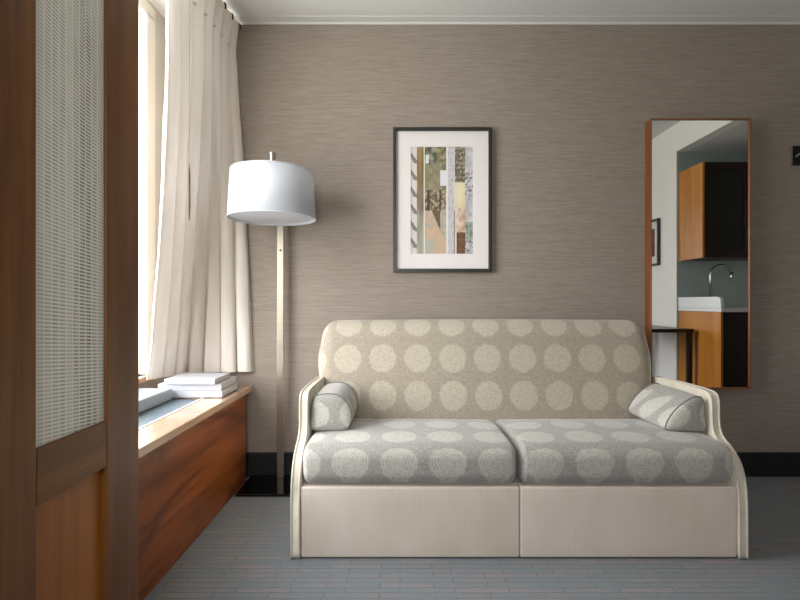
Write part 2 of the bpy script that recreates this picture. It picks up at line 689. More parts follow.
w2 = struct('added_fill_window', fr, M['white_frame'])  # unseen opening, added only for soft frontal light
obj('window_pane', B(QX0 + 0.05, QX1 - 0.05, RY - 0.056, RY - 0.05, QZ0 + 0.05, QZ1 - 0.05), M['glass'], w2)
bm = bmesh.new()
bx(bm, RX, RX + 0.1, RY, AY - 0.1, 0, H)
bx(bm, RX, RX + 0.006, AY - 0.1, AY, 0, H)
struct('wall_right', bm, M['white_wall'])
struct('wall_alcove_rear', B(RX + 0.0065, AX, AY - 0.1, AY, 0, H), M['backsplash'])
struct('wall_alcove_right', B(AX, AX + 0.1, AY - 0.1, WALL_Y, 0, H), M['white_wall'])
bm = bmesh.new()
bx(bm, RX, RX + 0.1, AY, WALL_Y, 2.35, H)
struct('trim_1', bm, M['white_wall'])                      # header beam over the alcove
struct('ceiling_alcove', B(RX + 0.1, AX, AY, WALL_Y, 2.35, 2.40), M['ceiling'])
bm = bmesh.new()
T = 0.22
bx(bm, WX - T, WX, RY, WALL_Y, 0, WZ0)
bx(bm, WX - T, WX, RY, WALL_Y, WZ1, H)
bx(bm, WX - T, WX, WY1 + 0.09, WALL_Y, WZ0, WZ1)
bx(bm, WX - T, WX, RY, WY0 - 0.09, WZ0, WZ1)
struct('wall_left', bm, M['window_wall'])
struct('wall_closet', B(-0.80, -0.70, RY, 0.80, 0, H), M['taupe_wall'])
# ceiling moulding along the back wall
bm = bmesh.new()
bx(bm, WX, RX, WALL_Y - 0.012, WALL_Y, H - 0.006, H)
bx(bm, WX, RX, WALL_Y - 0.075, WALL_Y - 0.066, H - 0.002, H)
struct('trim_2', bm, M['ceiling'])
struct('baseboard_back', B(WX, RX, WALL_Y - 0.016, WALL_Y, 0, 0.137, bev=0.003), M['black_base'])
struct('baseboard_right', B(RX - 0.014, RX, RY, 0.62, 0, 0.137, bev=0.003), M['black_base'])

# window with frame, mullions and panes
fr = bmesh.new()
fx0, fx1 = WX - 0.10, WX + 0.012
bx(fr, fx0, fx1, WY1, WY1 + 0.09, WZ0, WZ1, bev=0.006)
bx(fr, fx0, fx1, WY0 - 0.09, WY0, WZ0, WZ1, bev=0.006)
bx(fr, fx0, fx1, WY0 - 0.09, WY1 + 0.09, WZ1 - 0.02, WZ1 + 0.05, bev=0.006)
w1 = struct('window_1', fr, M['white_frame'])
bm = bmesh.new()
for y in (1.47,):
    bx(bm, WX - 0.09, WX - 0.03, y - 0.03, y + 0.03, WZ0, WZ1, bev=0.004)
obj('mullion', bm, M['white_frame'], w1)
for y0, y1 in ((WY0, 1.44), (1.50, WY1)):
    obj('window_pane', B(WX - 0.066, WX - 0.058, y0 - 0.0, y1 + 0.0, WZ0, WZ1), M['glass'], w1)
obj('window_sill', B(WX - 0.10, WX + 0.03, WY0 - 0.09, WY1 + 0.09, WZ0 - 0.03, WZ0, bev=0.004), M['top_wood'], w1)

# ------------------------------------------------------------------ wooden door with mesh panel, at the left
DX = -0.72
y0, ya, yb, y1 = 0.807, 0.952, 1.180, 1.325
DT = 0.045
zt = 2.585
d = thing('sliding_door', 'dark walnut framed door with woven mesh upper panel, in front of the window', 'door', (DX - DT / 2, (y0 + y1) / 2, 0))
obj('stile', B(DX - DT, DX, y0, ya, 0.012, zt, bev=0.004, seg=3), M['door_wood'], d)
obj('stile', B(DX - DT, DX, yb, y1, 0.012, zt, bev=0.004, seg=3), M['door_wood'], d)
obj('rail', B(DX - DT, DX - 0.0005, ya, yb, 0.595, 0.708, bev=0.002), M['door_rail_wood'], d)
obj('rail', B(DX - DT, DX - 0.0005, ya, yb, 0.012, 0.15, bev=0.002), M['door_rail_wood'], d)
obj('rail', B(DX - DT, DX - 0.0005, ya, yb, zt - 0.13, zt, bev=0.002), M['door_rail_wood'], d)
mp = obj('mesh_panel', B(DX - 0.024, DX - 0.008, ya - 0.004, yb + 0.004, 0.700, zt - 0.12), M['mesh'], d)
mp['label'] = 'pale grey woven mesh panel'
lp = obj('lower_panel', B(DX - 0.030, DX - 0.016, ya - 0.004, yb + 0.004, 0.145, 0.60), M['door_panel_wood'], d)
lp['label'] = 'lighter orange-brown wood panel'
struct('trim_3', B(DX - 0.06, DX + 0.015, 0.81, 1.40, zt, H, bev=0.002), M['door_wood'])   # head track of the door

# ------------------------------------------------------------------ window cabinet (heater cover)
CX = -0.86
cab = thing('window_cabinet', 'long low walnut cabinet under the window with grey inset top grille', 'cabinet', (-1.09, 1.6, 0))
CY0, CY1 = 0.35, 2.68
obj('front_panel', B(CX - 0.02, CX, CY0, CY1, 0.0, 0.488, bev=0.001), M['cabinet_wood'], cab)
obj('end_panel', B(WX + 0.03, CX - 0.02, CY1 - 0.018, CY1, 0.0, 0.488), M['cabinet_wood'], cab)
bm = bmesh.new()
TZ = 0.523
bx(bm, -0.978, -0.846, CY0 - 0.02, 2.755, 0.490, TZ, bev=0.003, seg=2)
bx(bm, WX + 0.001, -0.978, 2.40, 2.755, 0.490, TZ, bev=0.0)
bx(bm, WX + 0.001, -1.30, CY0 - 0.02, 2.40, 0.490, TZ)
obj('worktop', bm, M['top_wood'], cab)
g = bmesh.new()
bx(g, -1.30, -0.982, CY0 - 0.02, 2.40, 0.49, TZ - 0.010)
for k in range(150):
    yy = CY0 + k * 0.0145
    if yy > 2.37:
        break
    bx(g, -1.29, -0.99, yy, yy + 0.010, TZ - 0.010, TZ - 0.006)
obj('grille', g, M['grille'], cab)
obj('grille_edge_strip', B(-0.984, -0.976, CY0 - 0.02, 2.40, TZ - 0.006, TZ + 0.0025), M['alu'], cab)

# pale vent box lying on the grille
vb = thing('vent_cover', 'pale grey metal box lying on the grille in front of the white books', 'vent', (-1.19, 1.5, TZ))
obj('cover', soft_box((-1.205, 1.375, TZ - 0.004 + 0.028), (0.082, 0.995, 0.028), 0.008, 6, 3), M['vent'], vb, smooth=True)
s = bmesh.new()
for k in range(60):
    yy = 0.45 + k * 0.031
    bx(s, -1.27, -1.14, yy, yy + 0.008, TZ + 0.0515, TZ + 0.0535)
obj('vent_slot', s, M['grille'], vb)


# books on the cabinet top
def book(name, label, x0, x1, y0, y1, z0, z1, rot, spine_mat='book_white', cover='book_white'):
    cx, cy = (x0 + x1) / 2, (y0 + y1) / 2
    b = thing(name, label, 'book', (cx, cy, z0), 'white books stacked on the window cabinet')
    th = 0.0028
    cv = bmesh.new()
    bx(cv, x0, x1, y0, y1, z0, z0 + th, bev=0.0008)
    bx(cv, x0, x1, y0, y1, z1 - th, z1, bev=0.0008)
    obj('cover', cv, M[cover], b)
    obj('spine', B(x0 - 0.001, x1 + 0.001, y0 - 0.002, y0 + 0.003, z0, z1, bev=0.001), M[spine_mat], b)
    obj('pages', B(x0 + 0.004, x1 - 0.004, y0 + 0.003, y1 - 0.004, z0 + th, z1 - th), M['pages'], b)
    b.rotation_euler.z = math.radians(rot)
    return b


book('book', 'white hardcover book, bottom of the stack on the window cabinet', -1.185, -0.884, 2.385, 2.625, TZ + 0.003, TZ + 0.037, 0)
book('book', 'white hardcover book in the middle of the stack, with a grey mark at its corner', -1.205, -0.893, 2.39, 2.635, TZ + 0.038, TZ + 0.069, 1.0)
book('book', 'white thin book on top of the stack, its pages edge greyer', -1.165, -0.915, 2.375, 2.59, TZ + 0.070, TZ + 0.096, -1.0, 'book_white')

# ------------------------------------------------------------------ curtain
cur = thing('curtain', 'cream linen curtain with pinch pleats gathered in the window corner', 'curtain', (-1.05, 2.45, 0.6))


def poly_at(pts, s):
    L = [0]
    for a, b in zip(pts, pts[1:]):
        L.append(L[-1] + (b - a).length)
    x = s * L[-1]
    for i in range(len(pts) - 1):
        if x <= L[i + 1] or i == len(pts) - 2:
            k = (x - L[i]) / (L[i + 1] - L[i])
            return pts[i].lerp(pts[i + 1], max(0, min(1, k)))


topP = [Vector(p) for p in crom([(-0.930, 2.757), (-0.945, 2.58), (-0.95, 2.36), (-0.97, 2.22), (-1.00, 2.10)], 6)]
pinP = [Vector(p) for p in crom([(-0.955, 2.757), (-0.965, 2.57), (-0.975, 2.38), (-1.00, 2.24), (-1.03, 2.12)], 6)]
botP = [Vector(p) for p in crom([(-0.848, 2.757), (-0.95, 2.722), (-1.06, 2.712), (-1.17, 2.665), (-1.235, 2.56), (-1.280, 2.43)], 6)]
ZT, ZP, ZB = 2.582, 2.42, 0.604
NU, NV = 330, 70
NF = 7
cm = bmesh.new()
grid = []
for j in range(NV + 1):
    vv = j / NV
    z = ZT + (ZB - ZT) * vv
    row = []
    for i in range(NU + 1):
        u = i / NU
        pt, pp, pb = poly_at(topP, u), poly_at(pinP, u), poly_at(botP, u)
        if z > ZP:
            k = (ZT - z) / (ZT - ZP)
            base = pt.lerp(pp, k)
            amp = 0.034 - 0.004 * k
        else:
            k = (ZP - z) / (ZP - ZB)
            ke = k ** (0.75 + 1.1 * u)
            base = pp.lerp(pb, ke)
            amp = 0.030 + 0.012 * min(1, k * 1.8) - 0.010 * k * k
        e = 0.01
        q0, q1 = (poly_at(botP, max(0, u - e)), poly_at(botP, min(1, u + e)))
        g0, g1 = (poly_at(topP, max(0, u - e)), poly_at(topP, min(1, u + e)))
        kk = 0 if z > ZP else (ZP - z) / (ZP - ZB)
        tan = (g1 - g0).normalized().lerp((q1 - q0).normalized(), kk).normalized()
        nor = Vector((-tan.y, tan.x))
        ph = 2 * PI * NF * (u + 0.020 * math.sin(7 * u + 1.5 * vv) + 0.010 * math.sin(3.1 * vv + 13 * u))
        sw = 1.6 * abs(math.sin(ph / 2)) ** 0.8 - 0.9
        amp_u = amp * (0.75 + 0.35 * math.sin(11.3 * u + 0.8) * (0.3 + vv))
        amp_u *= min(1.0, u / 0.03)
        p = base + nor * amp_u * sw + tan * (-0.0115 * math.sin(ph))
        wr = 0.004 * mnoise.noise(Vector((u * 30, vv * 6, 2.0)))
        row.append(cm.verts.new((p.x + wr, p.y + wr, z)))
    grid.append(row)
for j in range(NV):
    for i in range(NU):
        cm.faces.new((grid[j][i], grid[j][i + 1], grid[j + 1][i + 1], grid[j + 1][i]))
co = obj('fabric', cm, M['curtain'], cur, smooth=True)
# pleat stitching tabs and hooks
for k in range(NF):
    u = (k + 0.25) / NF
    p = poly_at(pinP, u)
    pt = poly_at(topP, u)
    obj('pleat_stitch', B(p.x + 0.012, p.x + 0.026, p.y - 0.009, p.y + 0.009, 2.415, 2.425, bev=0.002), M['curtain'], cur)
    hk = bmesh.new()
    tube(hk, [(pt.x + 0.022, pt.y, 2.555), (pt.x + 0.022, pt.y, 2.575), (pt.x + 0.016, pt.y, 2.586)], 0.005, 8)
    obj('hook', hk, M['steel_dark'], cur)
ct = thing('curtain_track', 'white ceiling rail carrying the cream curtain', 'curtain rail', (-0.955, 1.4, H))
tb = bmesh.new()
bx(tb, -0.985, -0.950, 1.42, 2.75, 2.587, 2.599, bev=0.002)
obj('rail', tb, M['white_frame'], ct)
# pull cord hanging in the folds
cb = bmesh.new()
cpts = [(-0.935, 2.135, 2.57), (-0.935, 2.13, 1.9), (-0.936, 2.13, 1.62), (-0.936, 2.13, 1.57), (-0.936, 2.13, 1.42), (-0.936, 2.13, 1.36)]
tube(cb, cpts, 0.002, 8, radii=[0.0007, 0.0007, 0.0009, 0.006, 0.006, 0.003])
obj('pull_cord', cb, M['cord'], cur)

# window latch on the wall by the frame
wl = thing('window_latch', 'small white knob latch beside the window frame', 'latch', (WX, 2.60, 1.18))
obj('plate', B(WX, WX + 0.006, 2.585, 2.625, 1.15, 1.22, bev=0.002), M['white_frame'], wl)
kb = bmesh.new()
tube(kb, [(WX + 0.006, 2.605, 1.185), (WX + 0.02, 2.605, 1.185), (WX + 0.034, 2.605, 1.185), (WX + 0.044, 2.605, 1.185)], 0.01, 14, radii=[0.007, 0.007, 0.014, 0.010])
obj('knob', kb, M['white_frame'], wl, smooth=True)

# ------------------------------------------------------------------ floor lamp
LX, LY = -0.655, 2.462
lamp = thing('floor_lamp', 'satin nickel floor lamp with white drum shade between curtain and sofa', 'lamp', (LX, LY, 0))
PX, PY = -0.672, 2.700
obj('base', B(-0.848, -0.565, 2.462, 2.738, 0.0, 0.014, bev=0.003), M['base_plate'], lamp)
pb = bmesh.new()
bx(pb, PX - 0.019, PX + 0.019, PY - 0.007, PY + 0.007, 0.014, 1.715, bev=0.002)
po = obj('pole', pb, M['nickel'], lamp)
sb = bmesh.new()
tube(sb, [(PX + 0.002, PY - 0.010, 1.289), (PX + 0.002, PY - 0.007, 1.289)], 0.006, 12)
obj('screw', sb, M['steel_dark'], po)
ab = bmesh.new()
bx(ab, PX - 0.012, PX + 0.012, LY - 0.012, PY + 0.007, 1.700, 1.714, bev=0.003)
obj('arm', ab, M['nickel'], lamp)
ab = bmesh.new()
tube(ab, [(LX, LY, 1.50), (LX, LY, 1.66)], 0.012, 12)
obj('socket', ab, M['nickel'], lamp)
shb = bmesh.new()
SR0, SR1, SZ0, SZ1 = 0.220, 0.207, 1.428, 1.664
lathe(shb, [(SR0, SZ0), (SR1, SZ1), (SR1 - 0.003, SZ1), (SR0 - 0.003, SZ0), (SR0, SZ0)], LX, LY, 72, caps=False)
bmesh.ops.remove_doubles(shb, verts=shb.verts, dist=1e-6)
shd = obj('lamp_shade', shb, M['shade'], lamp)
for p in shd.data.polygons:
    p.use_smooth = abs(p.normal.z) < 0.5
for r_, z_ in ((SR0, SZ0), (SR1, SZ1)):
    rb = bmesh.new()
    tube(rb, [(LX + r_ * math.cos(a), LY + r_ * math.sin(a), z_) for a in [2 * PI * k / 72 for k in range(72)]], 0.0028, 6, closed=True)
    obj('shade_rim', rb, M['shade'], shd, smooth=True)
db = bmesh.new()
lathe(db, [(0.001, SZ0 + 0.010), (SR0 - 0.006, SZ0 + 0.010), (SR0 - 0.006, SZ0 + 0.013), (0.001, SZ0 + 0.013)], LX, LY, 72)
obj('diffuser', db, M['shade'], shd)
db = bmesh.new()
for k in range(3):
    a = 2 * PI * k / 3 + 0.4
    tube(db, [(LX, LY, SZ1 - 0.01), (LX + SR1 * 0.985 * math.cos(a), LY + SR1 * 0.985 * math.sin(a), SZ1 - 0.004)], 0.0025, 6)
obj('spider', db, M['nickel'], shd)
fb = bmesh.new()
lathe(fb, [(0.004, 1.655), (0.016, 1.66), (0.016, 1.748), (0.0175, 1.750), (0.0175, 1.764), (0.015, 1.766)], LX, LY, 24)
obj('finial', fb, M['nickel'], lamp)

# ------------------------------------------------------------------ sofa
SX = 0.464
SY = 2.25
sofa = thing('sofa', 'beige two seat sofa with medallion patterned cushions below the framed picture', 'sofa', (SX, SY, 0))
sx0, sx1 = -0.426, 1.352
AT = 0.038
prof = [(2.66, 0.02)] + [(2.66, 0.42)]
arm_line = crom([(2.62, 0.56), (2.52, 0.606), (2.35, 0.615), (2.17, 0.618), (2.075, 0.616), (2.042, 0.605), (2.030, 0.575), (2.028, 0.52), (2.025, 0.482), (2.016, 0.455), (1.995, 0.432),
                 (1.945, 0.405), (1.90, 0.36), (1.876, 0.30), (1.866, 0.22), (1.864, 0.10), (1.864, 0.005)], 4)
outline = [(2.66, 0.005), (2.66, 0.30), (2.655, 0.48)] + [(p.x, p.y) for p in arm_line]
for a, b in ((sx0, sx0 + AT), (sx1 - AT, sx1)):
    bm = bmesh.new()
    prism_x(bm, outline, a, b, bev=0.012, seg=4)
    ao = obj('arm', bm, M['cream'], sofa, smooth=True)
    for xx in (a + 0.004, b - 0.004):
        pp = bmesh.new()
        tube(pp, [(xx, p.x - 0.0005, p.y) for p in arm_line[4:]], 0.0042, 7)
        obj('piping', pp, M['piping'], ao, smooth=True)
bi0, bi1 = sx0 + AT + 0.001, sx1 - AT - 0.001
base = obj('base', B(bi0, bi1, 1.912, 2.66, 0.022, 0.278, bev=0.004), M['rib'], sofa)
midx = SX + 0.003
pn = obj('front_panel', soft_box(((bi0 + midx) / 2, 1.885, 0.142), ((midx - bi0) / 2 - 0.0010, 0.018, 0.137), 0.007, 6, 3), M['rib'], sofa, smooth=True)
pn = obj('front_panel', soft_box(((bi1 + midx) / 2, 1.885, 0.142), ((bi1 - midx) / 2 - 0.0010, 0.018, 0.137), 0.007, 6, 3), M['rib'], sofa, smooth=True)
for x in (sx0 + 0.022, sx1 - 0.022):
    for y in (1.91, 2.60):
        bm = bmesh.new()
        lathe(bm, [(0.016, 0.0), (0.018, 0.008), (0.018, 0.020)], x, y, 16)
        obj('foot', bm, M['black_plastic'], sofa)

M['back_fab'] = medallion('medallion_fabric_back', lambda t, o: (o[0], t.math('ADD', o[2], t.math('MULTIPLY', o[1], 0.8))),
                          -0.267 - SX + 0.179 * 0, 0.876, 0.1785, 0.211, s2l(136, 125, 109), s2l(178, 168, 151), s2l(192, 182, 164), 0.385, 0.55, 0.72)
M['seat_fab_l'] = medallion('medallion_fabric_seat', lambda t, o: (o[0], t.math('ADD', o[2], o[1])),
                            -0.193 - SX, 0.362 + (1.875 - SY), 0.1895, 0.186, s2l(132, 128, 120), s2l(176, 173, 166), s2l(200, 194, 182), 0.385, 0.65, 0.7)
M['seat_fab_r'] = medallion('medallion_fabric_seat_right', lambda t, o: (o[0], t.math('ADD', o[2], o[1])),
                            0.561 - SX, 0.362 + (1.875 - SY), 0.193, 0.186, s2l(132, 128, 120), s2l(176, 173, 166), s2l(200, 194, 182), 0.385, 0.65, 0.7)


def seat(x0, x1, mat, ph):
    hx, hy, hz = (x1 - x0) / 2, 0.290, 0.0790

    def dfm(u, v, w, co):
        z = co.z
        if w > 0:
            z += 0.014 * w * (1 - u ** 4) * (1 - v * v)
        # slightly plump front, sags a bit at the back
        y = co.y - 0.010 * (1 - w * w) * max(0, -v) * (1 - u ** 6)
        x = co.x
        z -= 0.034 * max(0, v) ** 1.5 * max(0, w) * 1.0
        z += 0.003 * mnoise.noise(Vector((u * 3 + ph, v * 3, w))) * max(0, w)
        return Vector((x, y, z))
    return obj('seat_cushion', soft_box(((x0 + x1) / 2, 1.866 + hy, 0.2805 + hz), (hx, hy, hz), (0.030, 0.052, 0.052), 16, 6, dfm), mat, sofa, smooth=True)


seat(bi0 + 0.002, SX - 0.003, M['seat_fab_l'], 0)
seat(SX + 0.003, bi1 - 0.002, M['seat_fab_r'], 5)
# shadow gap filler deck under the cushions, then back rest
bx0, bx1 = -0.420, 1.306


def bdf(u, v, w, co):
    # back leans away towards the top and bulges to the sides half way up
    x = co.x * (1 - 0.022 * max(0, (-w)) ** 2 - 0.016 * max(0, w) ** 2)
    y = co.y + 0.050 * (w + 1) - 0.018 * (1 - w * w) * (1 if v < 0 else 0) * (1 - u ** 8)
    z = co.z + 0.004 * (1 - u * u) * max(0, w)
    x += 0.018 * math.exp(-((w - 0.35) / 0.35) ** 2) * (1 if u > 0 else -1) * abs(u) ** 6
    return Vector((x, y, z))


bo = obj('backrest', soft_box(((bx0 + bx1) / 2, 2.385 + 0.11, 0.292 + 0.305), ((bx1 - bx0) / 2 - 0.004, 0.095, 0.305), (0.075, 0.075, 0.080), 18, 7, bdf), M['back_fab'], sofa, smooth=True)
# fine seams down the two ends of the back
BHX = (bx1 - bx0) / 2 - 0.004
for sgn in (-1, 1):
    sm = bmesh.new()
    pts = []
    for k in range(17):
        z = -0.10 + 0.33 * k / 16
        co_ = Vector((sgn * (BHX - 0.075 + 0.055), -(0.095 - 0.075 + 0.0515), z))
        q = bdf(co_.x / BHX, co_.y / 0.095, z / 0.305, co_)
        pts.append(q + Vector(((bx0 + bx1) / 2, 2.495, 0.597)))
    tube(sm, pts, 0.0026, 6)
    obj('end_seam', sm, M['piping'], bo, smooth=True)


# bolsters
def bolster(name, label, sec, ya, yb, x_at, zb, fab, mirror, rot=0.0):
    """sec: closed section (x from the arm inward, z up); runs along Y with padded ends"""
    root = thing(name, label, 'cushion', (x_at, (ya + yb) / 2, zb), 'bolster cushions on the sofa')
    S = crom(sec, 7, closed=True)
    cxm = sum(p.x for p in S) / len(S)
    czm = sum(p.y for p in S) / len(S)
    rings = []
    prof_ = []
    N = 6
    for k in range(N + 1):            # front end, slightly domed
        a = (k / N)
        prof_.append((ya - 0.016 * math.cos(a * PI / 2), max(0.02, math.sin(a * PI / 2)) * 0.985))
    M_ = 12
    for k in range(1, M_):
        f = k / M_
        prof_.append((ya + (yb - ya) * f, 1.0 + 0.035 * math.sin(PI * f)))
    for k in range(N + 1):
        a = 1 - k / N
        prof_.append((yb + 0.016 * math.cos(a * PI / 2), max(0.02, math.sin(a * PI / 2)) * 0.985))
    bmm = bmesh.new()
    for (yy, sc_) in prof_:
        rings.append([bmm.verts.new((x_at + mirror * (cxm + (p.x - cxm) * sc_), yy, zb + max(0.0, czm + (p.y - czm) * sc_))) for p in S])
    n = len(S)
    for A, Bq in zip(rings, rings[1:]):
        for k in range(n):
            bmm.faces.new((A[k], A[(k + 1) % n], Bq[(k + 1) % n], Bq[k]))
    bmm.faces.new(rings[0])
    bmm.faces.new(rings[-1])
    body = obj('body', bmm, fab, root, smooth=True)
    for yy in (ya, yb):
        pb_ = bmesh.new()
        tube(pb_, [(x_at + mirror * (cxm + (p.x - cxm) * 1.0), yy, zb + 0.001 + max(0.002, czm + (p.y - czm) * 1.0)) for p in S], 0.0026, 6, closed=True)
        obj('piping', pb_, M['piping_dark'], root, smooth=True)
    root.rotation_euler.z = math.radians(rot)
    return root


M['bol_fab'] = medallion('medallion_fabric_bolster', lambda t, o: (t.math('ADD', o[1], o[0]), o[2]),
                         0.02, 0.07, 0.165, 0.16, s2l(136, 132, 124), s2l(182, 178, 170), s2l(204, 200, 190), 0.36)
secR = [(0.0, 0.0), (0.0, 0.075), (0.006, 0.132), (0.035, 0.146), (0.085, 0.124), (0.135, 0.078), (0.166, 0.022), (0.150, 0.0), (0.08, -0.002)]
bolster('bolster_cushion', 'patterned wedge bolster against the right sofa arm, its pale inner side lit', secR, 2.045, 2.375, 1.297, 0.450, M['bol_fab'], -1)
secL = [(0.0, 0.0), (-0.002, 0.08), (0.006, 0.135), (0.040, 0.155), (0.105, 0.152), (0.150, 0.118), (0.168, 0.065), (0.150, 0.008), (0.08, -0.002)]
bolster('bolster_cushion', 'patterned round bolster in the left sofa corner, its inner side in brown shadow', secL, 2.06, 2.35, -0.376, 0.449, M['bol_fab'], 1)

# ------------------------------------------------------------------ framed picture on the back wall
PYF = WALL_Y - 0.030
px0, px1, pz0, pz1 = -0.040, 0.524, 1.171, 1.996
pic = thing('framed_picture', 'tall black framed collage print with wide white mat above the sofa', 'picture', ((px0 + px1) / 2, WALL_Y, (pz0 + pz1) / 2))
FW = 0.019
bm = bmesh.new()
bx(bm, px0, px0 + FW, PYF, WALL_Y, pz0, pz1, bev=0.002)
bx(bm, px1 - FW, px1, PYF, WALL_Y, pz0, pz1, bev=0.002)
bx(bm, px0 + FW, px1 - FW, PYF, WALL_Y, pz0, pz0 + FW, bev=0.002)
bx(bm, px0 + FW, px1 - FW, PYF, WALL_Y, pz1 - FW, pz1, bev=0.002)
obj('frame', bm, M['frame_black'], pic)
ax0, ax1, az0, az1 = 0.062, 0.418, 1.276, 1.888
MY = WALL_Y - 0.014
bm = bmesh.new()
bx(bm, px0 + FW, ax0, MY, WALL_Y - 0.002, pz0 + FW, pz1 - FW)
bx(bm, ax1, px1 - FW, MY, WALL_Y - 0.002, pz0 + FW, pz1 - FW)
bx(bm, ax0, ax1, MY, WALL_Y - 0.002, pz0 + FW, az0)
bx(bm, ax0, ax1, MY, WALL_Y - 0.002, az1, pz1 - FW)
obj('mat_board', bm, M['mat'], pic)
# print: a grid mesh with a colour per cell, an abstract collage of upright strips
NXc, NZc = 72, 124
am = bpy.data.meshes.new('print')
vs, fs = [], []
for j in range(NZc + 1):
    for i in range(NXc + 1):
        vs.append((ax0 + (ax1 - ax0) * i / NXc, MY + 0.004, az0 + (az1 - az0) * j / NZc))
for j in range(NZc):
    for i in range(NXc):
        a = j * (NXc + 1) + i
        fs.append((a, a + 1, a + NXc + 2, a + NXc + 1))


def art(u, v):
    """u 0..1 left to right, v 0..1 top to bottom, returns sRGB triple"""
    n = mnoise.noise(Vector((u * 14, v * 22, 0.3)))
    n2 = mnoise.noise(Vector((u * 40, v * 50, 4.3)))
    n3 = mnoise.noise(Vector((u * 30, v * 5, 9.3)))

    def mixc(a, b, k):
        k = max(0, min(1, k))
        return tuple(x + (y - x) * k for x, y in zip(a, b))
    if u < 0.10:                                 # pale strip with grey leaf-like slants
        k = (v * 6.3 - u * 5.0) % 1.0
        return (124, 116, 110) if 0.30 < k < 0.30 + 0.42 * (1 - abs(u - 0.04) * 9) else (208, 199, 193)
    if u < 0.205:                                 # brown band that turns grey downwards
        top = mixc((150, 124, 82), (112, 92, 62), n3 * 1.4 + 0.4)
        mid = mixc((134, 112, 98), (98, 80, 66), n3 + 0.4)
        low = mixc((158, 156, 142), (134, 126, 112), n3 + 0.3)
        return mixc(mixc(top, mid, (v - 0.36) * 9), low, (v - 0.56) * 10)
    if u < 0.225:
        return (226, 222, 204)
    if u < 0.575:
        if v < 0.16:
            c = mixc((84, 82, 66), (150, 150, 132), n * 1.5 + 0.4)
            if 0.24 < u < 0.29 and 0.07 < v < 0.15:
                return (206, 208, 204)
            if u > 0.42:
                c = mixc(c, (156, 132, 84), 0.35 + n2)
            return c
        if v < 0.40:
            if u > 0.47 and 0.22 < v < 0.36:
                return (214, 210, 216)
            c = mixc((128, 120, 92), (150, 144, 116), n * 0.9 + 0.4)
            return mixc(c, (100, 96, 70), 0.6 if u > 0.5 else 0.0)
        if v < 0.60:
            c = mixc((88, 72, 54), (168, 156, 130), n2 * 1.6 + 0.55)
            if 0.27 < u < 0.30 or 0.46 < u < 0.48:
                c = (74, 58, 44)
            return c
        if u < 0.34 + (v - 0.6) * 0.75:
            c = mixc((196, 166, 138), (168, 160, 148), n + 0.55 - (u - 0.22) * 2)
            if v > 0.86 and u < 0.36:
                c = (170, 168, 154)
            return c
        if 0.34 < u < 0.47 and v < 0.84:
            return mixc((92, 74, 46), (112, 92, 60), n2 + 0.4)
        return mixc((184, 170, 148), (160, 152, 140), n + 0.5)
    if u < 0.60:
        return (216, 212, 208)
    if u < 0.695:
        return mixc((196, 190, 192), (166, 162, 160), n2 * 1.5 + 0.15)
    if u < 0.715:
        return (206, 202, 200) if v < 0.6 else (120, 108, 98)
    if u < 0.88:
        if v < 0.33:
            k = (v * 22) % 1
            c = mixc((86, 80, 66), (168, 158, 132), n2 * 1.4 + (0.6 if k < 0.5 else 0.1))
            return c
        if v < 0.57:
            d2 = ((u - 0.79) / 0.10) ** 2 + ((v - 0.42) / 0.14) ** 2
            return mixc((222, 210, 176), (204, 188, 150), d2 * 0.6 + n2 * 0.3)
        if v < 0.80:
            return mixc((214, 194, 180), (176, 140, 108), (u - 0.72) * 4 + (v - 0.6) * 2 + n - 0.2)
        return mixc((90, 58, 34), (126, 90, 62), n2 + 0.4) if u > 0.74 else (210, 200, 192)
    # right strip: pale grey with dark specks
    c = mixc((196, 190, 194), (166, 164, 164), n + 0.4)
    if v > 0.70 and v < 0.86:
        c = mixc(c, (128, 148, 122), 0.7)
    if n2 > 0.22 and (0.22 < v < 0.50 or v > 0.72):
        c = (112, 108, 104)
    return c


am.from_pydata(vs, [], fs)
ca = am.color_attributes.new('print_colour', 'FLOAT_COLOR', 'CORNER')
li = 0
for j in range(NZc):
    for i in range(NXc):
        r_, g_, b_ = art((i + 0.5) / NXc, 1 - (j + 0.5) / NZc)
        col = (*s2l(r_, g_, b_), 1)
        for q in range(4):
            ca.data[li].color = col
            li += 1
t = NT('collage_print')
at = t.n('VertexColor')
at.layer_name = 'print_colour'
t.color(at.outputs[0])
t.rough(0.6)
am.materials.append(t.m)
ao = bpy.data.objects.new('print', am)
C.objects.link(ao)
for v_ in am.vertices:
    v_.co -= Vector(pic.location)
ao.parent = pic

# ------------------------------------------------------------------ leaning tall mirror in box frame
mx0, mx1, mz0, mz1 = 1.408, 1.972, 0.512, 2.031
MF = 2.695
mir = thing('wall_mirror', 'tall rectangular mirror in a thin cherry wood box frame behind the right sofa end', 'mirror', ((mx0 + mx1) / 2, WALL_Y, mz0))
bm = bmesh.new()
FT = 0.007
bx(bm, mx0, mx0 + FT, MF, WALL_Y, mz0, mz1, bev=0.0015)
bx(bm, mx1 - FT, mx1, MF, WALL_Y, mz0, mz1, bev=0.0015)
bx(bm, mx0 + FT, mx1 - FT, MF, WALL_Y, mz0, mz0 + FT, bev=0.0015)
bx(bm, mx0 + FT, mx1 - FT, MF, WALL_Y, mz1 - FT, mz1, bev=0.0015)
obj('frame', bm, M['mirror_wood'], mir)
GY = 2.703
obj('mirror_glass', B(mx0 + FT, mx1 - FT, GY, GY + 0.006, mz0 + FT, mz1 - FT), M['mirror'], mir)

